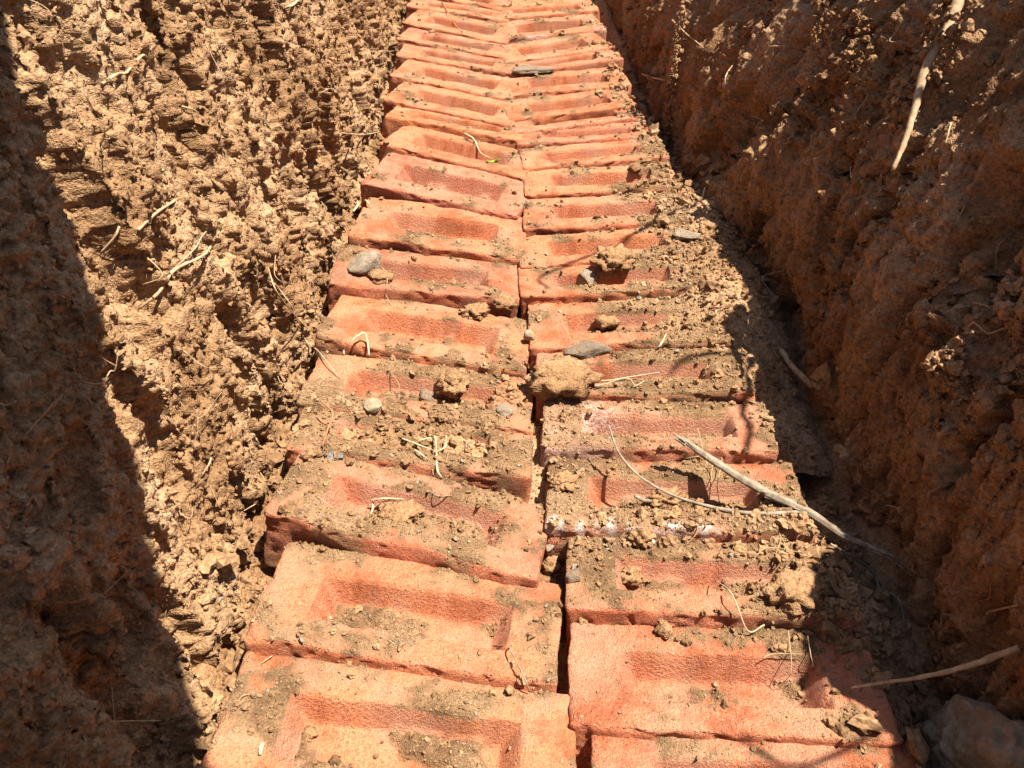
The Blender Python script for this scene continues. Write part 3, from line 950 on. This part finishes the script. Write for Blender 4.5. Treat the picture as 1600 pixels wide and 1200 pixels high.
def path(pts, lift=.002, w=(2, 1), straight=False, lk=1.0):
    """pinned polyline: pixels of the photo dropped onto the built surfaces"""
    P = [pin(x, y, (l[0] * lk if l else lift)) for (x, y, *l) in pts]
    if straight:
        t = np.cumsum([0] + [math.hypot(b[0] - a[0], b[1] - a[1]) for a, b in zip(pts[:-1], pts[1:])]); t = t / t[-1]
        i0, i1 = 1 / np.linalg.norm(P[0] - CAM), 1 / np.linalg.norm(P[-1] - CAM)
        D = np.array([1 / (i0 + (i1 - i0) * tt) for tt in t])
        S = np.array([np.linalg.norm(pin(q[0], q[1], .003) - CAM) for q in pts])
        pull = np.max(np.maximum(D[1:-1] - S[1:-1], 0)) if len(pts) > 2 else 0
        P = [CAM + ray(q[0], q[1]) * (dd - pull * math.sin(math.pi * min(1, .25 + .5 * tt)) ) for q, tt, dd in zip(pts, t, D)]
    ds = [np.linalg.norm(p - CAM) for p in P]
    R = [(w[0] + (w[1] - w[0]) * i / max(1, len(P) - 1)) / 2 * d / F_PX * (.8 if w[0] < 8 else 1.0) for i, d in enumerate(ds)]
    return P, R

GR_ = 'thin roots poking out of the trench walls'
ROOTS = [
 # label, polyline, width px start/end, material
 ('thick pale root slanting down the upper right wall', [(1510, -32, .10), (1482, 40, .0), (1446, 108, .0), (1428, 175, .0), (1412, 225, .0), (1395, 266, .075)], (15, 6), M_ROOT),
 ('reddish root crossing the dark bottom right gap', [(1592, 1012, .004), (1520, 1038, .03), (1450, 1056, .035), (1385, 1066, .03), (1330, 1074, .02)], (9, 3), M_ROOT),
 ('short brown root stub on the shaded floor right of the bricks', [(1220, 547, .012), (1238, 572, .010), (1270, 604, .003)], (8, 9), M_ROOT),
 ('wavy pale rootlet on right wall above the far bricks', [(1005, 114, .012), (1022, 124, .012), (1050, 130, .008), (1078, 138, .001)], (4, 3), M_ROOT),
 ('fine pale rootlet high on the far right wall', [(1054, 32, .010), (1072, 52, .010), (1085, 62, .006), (1103, 78, .001)], (3, 2), M_ROOT),
 ('horizontal zigzag rootlet across the middle of the right wall', [(1202, 70, .006), (1222, 77, .010), (1232, 72, .010), (1255, 80, .010), (1280, 83, .004)], (3, 2), M_ROOT),
 ('short bright rootlet curling below the zigzag one', [(1248, 125, .006), (1258, 118, .008), (1270, 116, .003)], (3, 2), M_ROOT),
 ('hanging rootlet in the deep groove of the right wall', [(1132, 150, .004), (1137, 120, .006), (1150, 95, .004)], (3, 2), M_ROOT),
 ('pale rootlets at the right frame edge beside the sunlit ledge', [(1518, 481, .010), (1540, 482, .012), (1548, 486, .006)], (3, 2), M_ROOT),
 ('forked pale rootlet under the ledge at the right frame edge', [(1514, 512, .008), (1530, 507, .012), (1548, 508, .012), (1565, 514, .012), (1602, 511, .006)], (4, 3), M_ROOT),
 ('dangling rootlet low on the right wall near the corner', [(1548, 900, .004), (1545, 925, .006), (1530, 938, .006)], (3, 2), M_ROOT_D),
 ('short rootlet near the bottom right wall edge', [(1540, 955, .004), (1555, 948, .008), (1592, 944, .004)], (5, 3), M_ROOT),
 ('vertical rootlet right of the thick pale root', [(1480, 225, .003), (1486, 200, .006), (1490, 180, .003)], (3, 2), M_ROOT),
 ('bent pale root near the top of the left wall', [(160, 132, .003), (178, 116, .008), (200, 106, .010), (214, 92, .010), (228, 88, .004)], (6, 4), M_ROOT),
 ('straight straw coloured root on the left wall, upper middle', [(214, 360, .003), (245, 335, .008), (278, 310, .005)], (6, 5), M_ROOT),
 ('long pale root running down the middle of the left wall', [(340, 364, .006), (325, 378, .010), (300, 398, .012), (272, 418, .012), (245, 445, .010), (215, 482, .003)], (5, 6), M_ROOT),
 ('thin root parallel to the long pale one on the left wall', [(342, 342, .004), (318, 366, .008), (295, 392, .010), (262, 420, .008), (235, 450, .003)], (3, 3), M_ROOT),
 ('short curved root at the shadow edge of the left wall', [(185, 348, .004), (172, 368, .008), (155, 392, .003)], (5, 3), M_ROOT),
 ('looped rootlet in the shade of the left wall', [(176, 548, .006), (178, 570, .010), (165, 585, .012), (140, 597, .010), (116, 598, .003)], (3, 2), M_ROOT),
 ('slender rootlet hanging along the left wall towards the bricks', [(405, 405, .006), (428, 440, .010), (448, 470, .012), (462, 505, .014), (482, 540, .010), (500, 555, .006), (528, 590, .004), (556, 612, .002)], (3, 2), M_ROOT),
 ('second slender rootlet hanging beside the first on the left wall', [(418, 418, .006), (432, 455, .010), (455, 490, .012), (478, 516, .006)], (3, 2), M_ROOT),
 ('short stub of root low on the left wall', [(325, 710, .008), (318, 728, .008), (312, 742, .003)], (4, 3), M_ROOT),
 ('small reddish rootlet near the top of the left wall', [(282, 164, .003), (295, 172, .006), (310, 179, .003)], (4, 2), M_ROOT),
 ('thin horizontal rootlet bridging from left wall to the bricks', [(530, 208, .006), (560, 210, .012), (590, 208, .006)], (3, 2), M_ROOT),
 ('straw coloured rootlet at the very top of the left wall', [(445, 14, .004), (458, 7, .008), (472, -3, .006)], (5, 4), M_STRAW),
 ('curved rootlet in the dark lower left wall', [(178, 808, .004), (190, 798, .006), (206, 792, .004)], (4, 2), M_ROOT_D),
 ('short rootlet at the left frame edge in shade', [(-4, 632, .004), (14, 627, .008), (32, 626, .004)], (4, 3), M_ROOT),
]
for i, (lab, pts_, w, m) in enumerate(ROOTS):
    P_, R_ = path(pts_, w=w, straight=w[0] >= 8, lk=.55 if w[0] < 8 else 1.0)
    strands('root', lab, 'root', [(P_, R_)], m, sides=8 if w[0] > 7 else 6, rough=.14, seed=500 + i, group=GR_)

# forked dry stick across the right row
P1, R1 = path([(1063, 684, .040), (1120, 724, .0), (1190, 766, .0), (1262, 800, .0), (1320, 838, .0), (1380, 862, .050)], w=(13, 9), straight=True)
R1 = [a * b for a, b in zip(R1, (.75, 1.05, 1.25, 1.3, 1.1, .65))]
P2, R2 = path([(951, 664, .034), (968, 708, .0), (1000, 744, .0), (1050, 773, .0), (1110, 792, .0), (1180, 803, .0), (1265, 801, .040)], w=(4, 12), straight=True)
sh = P1[3] - P2[-1]
P2 = [p + sh * (i_ / 6.0) for i_, p in enumerate(P2)]
SPL = []
for q_ in range(7):      # torn fibres at both broken ends
    o_ = rng.normal(size=3) * .0022
    e_ = (P1[-1] - P1[-2]) / np.linalg.norm(P1[-1] - P1[-2]); f_ = (P1[0] - P1[1]) / np.linalg.norm(P1[0] - P1[1])
    SPL.append(([P1[-1] - e_ * .012 + o_, P1[-1] + e_ * .002 + o_, P1[-1] + e_ * rng.uniform(.006, .018) + o_ * 1.8], [.0014, .0010, .0004]))
    if q_ < 4: SPL.append(([P1[0] - f_ * .006 + o_, P1[0] + o_, P1[0] + f_ * rng.uniform(.002, .006) + o_ * 1.3], [.0012, .0010, .0005]))
for q_ in range(5):      # stubs and loose bark along it
    t_ = rng.uniform(.5, 3.4); b_ = P1[int(t_)] + (P1[int(t_) + 1] - P1[int(t_)]) * (t_ % 1)
    o_ = rng.normal(size=3) * .004
    SPL.append(([b_, b_ + (P1[1] - P1[0]) * .10 + o_, b_ + (P1[1] - P1[0]) * .2 + o_ * 1.6], [.0016, .0010, .0005]))
stick = bpy.data.objects.new('forked_stick', None)
COL.objects.link(stick)
stick.location = P1[3]
tag(stick, 'weathered grey forked stick lying across the right row and into the shade', 'stick')
for nm_, prt_ in (('stem', [(P1, R1)] + SPL), ('side_branch', [(P2, R2)])):
    o_ = strands(nm_, None, None, prt_, M_DRY, sides=16, rough=.11, seed=700, flat=.75, ridge=.22)
    o_.parent = stick
    o_.matrix_parent_inverse = Matrix.Translation(-Vector(P1[3]))
P3, R3 = path([(990, 763, .014), (1012, 772, .012), (1045, 786, .006)], w=(7, 9))
strands('twig', 'short pale broken twig poking out below the thin fork of the stick', 'twig', [(P3, R3)], M_DRY, sides=8, seed=710)
TW = [
 ('twig', 'thin dry twig leaning on the second left brick near the seam', 'twig', [[(798, 1011, .002), (806, 1030, .010), (818, 1060, .008), (826, 1086, .003)], [(775, 1012, .002), (798, 1011, .002)]], (4, 4), M_DRY),
 ('dry_leaf_sprig', 'star shaped sprig of dry pale grass on the left soil patch', 'dry grass', [[(628, 690, .006), (655, 701, .006), (682, 711, .004)], [(680, 671, .012), (681, 690, .008), (682, 711, .004)], [(682, 711, .004), (684, 730, .004), (691, 748, .002)], [(702, 686, .010), (694, 700, .008), (683, 711, .004)], [(648, 706, .003), (656, 716, .005), (668, 719, .003)], [(655, 690, .004), (668, 690, .005), (676, 692, .003)]], (6, 3), M_STRAW),
 ('straw', 'bent straw in the recess of the third left brick', 'straw', [[(580, 785, .004), (588, 792, .006), (586, 800, .004), (578, 806, .002)], [(580, 778, .004), (605, 774, .005), (632, 778, .002)]], (6, 4), M_STRAW),
 ('straw', 'arched straw across the front face of the sixth left brick', 'straw', [[(538, 556, .002), (541, 542, .006), (552, 536, .010), (570, 534, .010), (577, 548, .008), (577, 560, .002)]], (4, 5), M_STRAW),
 ('dry_straw', 'thin straw coloured blade beside the green leaf far up the left row', 'grass blade', [[(728, 207, .008), (740, 224, .006), (752, 238, .004), (766, 247, .002)]], (4, 2), M_STRAW),
 ('leaf', 'tiny bright green leaf near the seam of the far left row', 'leaf', [[(762, 255, .003), (770, 252, .005), (782, 248, .003)]], (6, 5), M_GREEN),
 ('straw', 'yellow straw bits at the left end of the eighth left brick', 'straw', [[(548, 332, .004), (552, 324, .008), (556, 316, .003)], [(562, 322, .004), (572, 320, .006), (580, 326, .002)]], (6, 5), M_STRAW),
 ('dry_rootlets', 'curly dry rootlets on the soil in front of the fifth right brick', 'rootlets', [[(928, 608, .004), (950, 606, .006), (965, 602, .010), (978, 606, .010), (992, 608, .004), (1008, 600, .004)], [(905, 585, .004), (940, 592, .005), (985, 594, .005), (1030, 580, .003)]], (6, 4), M_STRAW),
 ('dry_rootlets', 'pale branching rootlets on the earth clump at the right', 'rootlets', [[(1210, 833, .008), (1218, 850, .008), (1216, 864, .006), (1205, 880, .003)], [(1216, 864, .006), (1190, 866, .006), (1170, 878, .003)], [(1216, 864, .006), (1240, 870, .006), (1265, 868, .003)], [(1265, 868, .004), (1280, 846, .006)]], (4, 2), M_ROOT),
 ('dry_rootlets', 'tangle of yellow rootlets beneath the forked stick', 'rootlets', [[(1098, 690, .016), (1104, 715, .014), (1115, 730, .012), (1118, 750, .010), (1122, 780, .003)], [(1070, 724, .006), (1090, 728, .010), (1112, 732, .012)], [(1115, 735, .01), (1108, 760, .006), (1110, 782, .002)]], (4, 3), M_ROOT),
 ('dry_rootlets', 'fine rootlets around the shaded end of the nearest full right brick', 'rootlets', [[(1190, 1025, .004), (1215, 1024, .006), (1252, 1022, .004)], [(1228, 1000, .010), (1232, 1030, .010), (1226, 1068, .003)], [(1258, 1000, .006), (1262, 1024, .006), (1270, 1040, .003)]], (4, 2), M_ROOT),
 ('plant_stalk', 'slender green brown stem on the front of the second right brick', 'grass stem', [[(1112, 920, .010), (1140, 948, .012), (1165, 968, .010), (1195, 984, .004)]], (3, 4), M_STRAW),
 ('straw', 'short white straw on the bottom left brick', 'straw', [[(412, 1163, .002), (408, 1172, .003), (406, 1182, .002)]], (8, 6), M_STRAW),
 ('rootlet', 'hair thin rootlet curving over the far left bricks', 'rootlet', [[(690, 2, .006), (700, 25, .008), (712, 38, .006), (722, 52, .004)]], (2, 2), M_ROOT_D),
 ('plant_stalk', 'upright brown stalk with a bluish flake on the left soil patch', 'stalk', [[(504, 655, .022), (512, 668, .018), (512, 685, .012), (505, 700, .003)]], (4, 6), M_ROOT_D),
 ('straw', 'bleached straw on the earth spill of the right row', 'straw', [[(1024, 546, .002), (1030, 535, .006), (1040, 526, .004)]], (4, 4), M_STRAW),
 ('rootlet', 'dark thin root curving down the shaded gap from the stick', 'rootlet', [[(1300, 866, .010), (1345, 890, .010), (1385, 920, .010), (1412, 950, .008), (1420, 990, .003)]], (5, 6), M_DRY),
 ('straw', 'thin straw rods on the dark soil beside the fourth right brick', 'straw', [[(1228, 692, .006), (1236, 715, .006), (1244, 730, .002)]], (4, 3), M_DRY),
 ('rootlet', 'curved hair root below the pale stone of the left row', 'rootlet', [[(592, 412, .006), (602, 420, .008), (605, 438, .006), (604, 452, .002)]], (3, 2), M_ROOT),
]
for i, (nm, lab, cat, ps, w, m) in enumerate(TW):
    leafy = nm in ('dry_leaf_sprig', 'leaf', 'straw')
    pr = []
    for p_ in ps:
        P_, R_ = path(p_, w=w)
        pr.append((P_, [r_ * ((.5 if nm == 'dry_rootlets' else .8) if not leafy else (.35 + .75 * math.sin(math.pi * (q_ + .35) / (len(R_) - .3)))) for q_, r_ in enumerate(R_)]))
    strands(nm, lab, cat, pr, m, sides=8 if leafy else 6, rough=.12, seed=800 + i, flat=.4 if leafy else 1.0)
rock('flake', 'small bluish grey flake at the foot of the stalk, left soil patch', 'flake', 520, 710, 26, M_FLAKE, .3, 1.3, -.3, seed=95, ang=True)

# hair roots too many to count
def hair():
    parts = []
    for k_ in range(230):
        left = k_ < 120
        V = VL if left else VR
        for _ in range(20):
            v = V[rng.integers(len(V))]
            if .2 < v[1] < 1.8 and -.02 < v[2] < .42: break
        s = 1 if left else -1
        L = rng.uniform(.008, .035)
        d = np.array([s * rng.uniform(.1, .5), rng.normal() * .6, rng.normal() * .5 - .5]); d /= np.linalg.norm(d)
        e = rng.normal(size=3) * L * .25
        parts.append(([v - d * .003, v + d * L * .5 + e, v + d * L], [.00045, .0004, .0002]))
    for k_ in range(70):
        x, y = rng.uniform(-.18, .28), .2 + 1.2 * rng.random() ** 1.4
        if dirt_field(np.array([x]), np.array([y]))[0] < .4: continue
        p = np.array(drop(x, y)[0]) + [0, 0, .0012]
        a = rng.uniform(0, 6.28); L = rng.uniform(.006, .022)
        d = np.array([math.cos(a), math.sin(a), 0])
        e = np.array([rng.normal() * L * .2, rng.normal() * L * .2, .002])
        q = np.array(drop(p[0] + d[0] * L, p[1] + d[1] * L)[0]) + [0, 0, .0012]
        parts.append(([p, (p + q) / 2 + e, q], [.0003, .0004, .0003]))
    o = strands('hair_roots', 'hair thin rootlets scattered over walls and bricks', 'rootlets', parts, M_ROOT, sides=4)
    tag(o, kind='stuff')
hair()

# ------------------------------------------------------------------ things on the banks, unseen above the frame; plank added for its shade
def up_sun(px, py, z):
    p = pin(px, py)
    return p + SUN * ((z - p[2]) / SUN[2])
def shade_board():
    """plank on two bearers, laid slantwise over the trench beside the camera; unseen, added only to throw shade on the near left wall"""
    z0, w, th = .73, .17, .035
    a, b = up_sun(305, 1180, z0)[:2], up_sun(72, 250, z0)[:2]
    d = (b - a) / np.linalg.norm(b - a)
    n = np.array([-d[1], d[0]])          # towards the near left
    if n[0] > 0: n = -n
    e0, e1 = a - d * 1.15, a + d * 1.10
    import bmesh
    root = bpy.data.objects.new('added_shade_board', None); COL.objects.link(root)  # made-up shadow caster, kept out of view
    mid = (e0 + e1) / 2
    root.location = (mid[0], mid[1], z0)
    tag(root, 'unseen plank on two bearers, added to shade the near left wall', 'shade_board')
    def solid(name, c0, c1, wd, zb, zt, nseg, wob):
        bm = bmesh.new(); rows = []
        dd = (c1 - c0) / np.linalg.norm(c1 - c0); nn = np.array([-dd[1], dd[0]])
        if nn[0] > 0: nn = -nn
        for i_ in range(nseg + 1):
            c = c0 + (c1 - c0) * i_ / nseg
            wv = wob * (.007 * math.sin(i_ * 1.3) + .006 * math.sin(i_ * .47) + .004 * math.sin(i_ * 2.9))
            p0 = c + nn * wv - mid; p1 = c + nn * wd - mid
            rows.append([bm.verts.new((*p0, zb - z0)), bm.verts.new((*p1, zb - z0)), bm.verts.new((*p1, zt - z0)), bm.verts.new((*p0, zt - z0))])
        for r0, r1 in zip(rows[:-1], rows[1:]):
            for k_ in range(4):
                bm.faces.new((r0[k_], r0[(k_ + 1) % 4], r1[(k_ + 1) % 4], r1[k_]))
        bm.faces.new(rows[0][::-1]); bm.faces.new(rows[-1])
        bmesh.ops.recalc_face_normals(bm, faces=bm.faces)
        bmesh.ops.bevel(bm, geom=[e for e in bm.edges if len(e.link_faces) == 2 and e.calc_face_angle(0) > 1.2], offset=.004, segments=2, affect='EDGES')
        me = bpy.data.meshes.new(name); bm.to_mesh(me); bm.free()
        me.materials.append(M_SHADE_BOARD)
        o = bpy.data.objects.new(name, me); COL.objects.link(o); o.parent = root
    solid('plank', e0, e1, w, z0, z0 + th, 70, 1.0)  # added timber whose edge draws the shadow line on the wall
    for c in (e0 + d * .12, e1 - d * .12):
        solid('added_bearer', c - n * .03, c + n * (w + .03), .08, TOP - .03, z0 - .002, 1, 0.0)
shade_board()

def bank_twig(label, polys, z, w, seed):
    parts = []
    for pl in polys:
        P = [up_sun(x, y, z + dz) for (x, y, dz) in pl]
        parts.append((P, list(np.linspace(w[0], w[1], len(P)))))
    strands('bank_twig', label, 'twig', parts, M_DRY, sides=6, seed=seed, group='bare twigs leaning over the right bank')
bank_twig('bare twig leaning over the right bank beside the middle bricks', [[(1120, 300, .0), (995, 363, .03), (925, 398, .04), (845, 432, .05), (857, 452, .05)]], .56, (.0030, .0016), 900)
bank_twig('bare forked twig leaning over the right bank beside the near bricks', [[(1260, 560, .0), (1175, 565, .02), (1160, 640, .03), (1172, 668, .03), (1152, 725, .04)], [(1175, 565, .02), (1110, 552, .03), (1045, 582, .04)]], .56, (.0045, .0022), 910)
bank_twig('bare twig leaning over the right bank closest to the camera', [[(1400, 1130, .0), (1240, 1205, .03), (1165, 1160, .04), (1150, 1158, .04)]], .56, (.0022, .0012), 920)
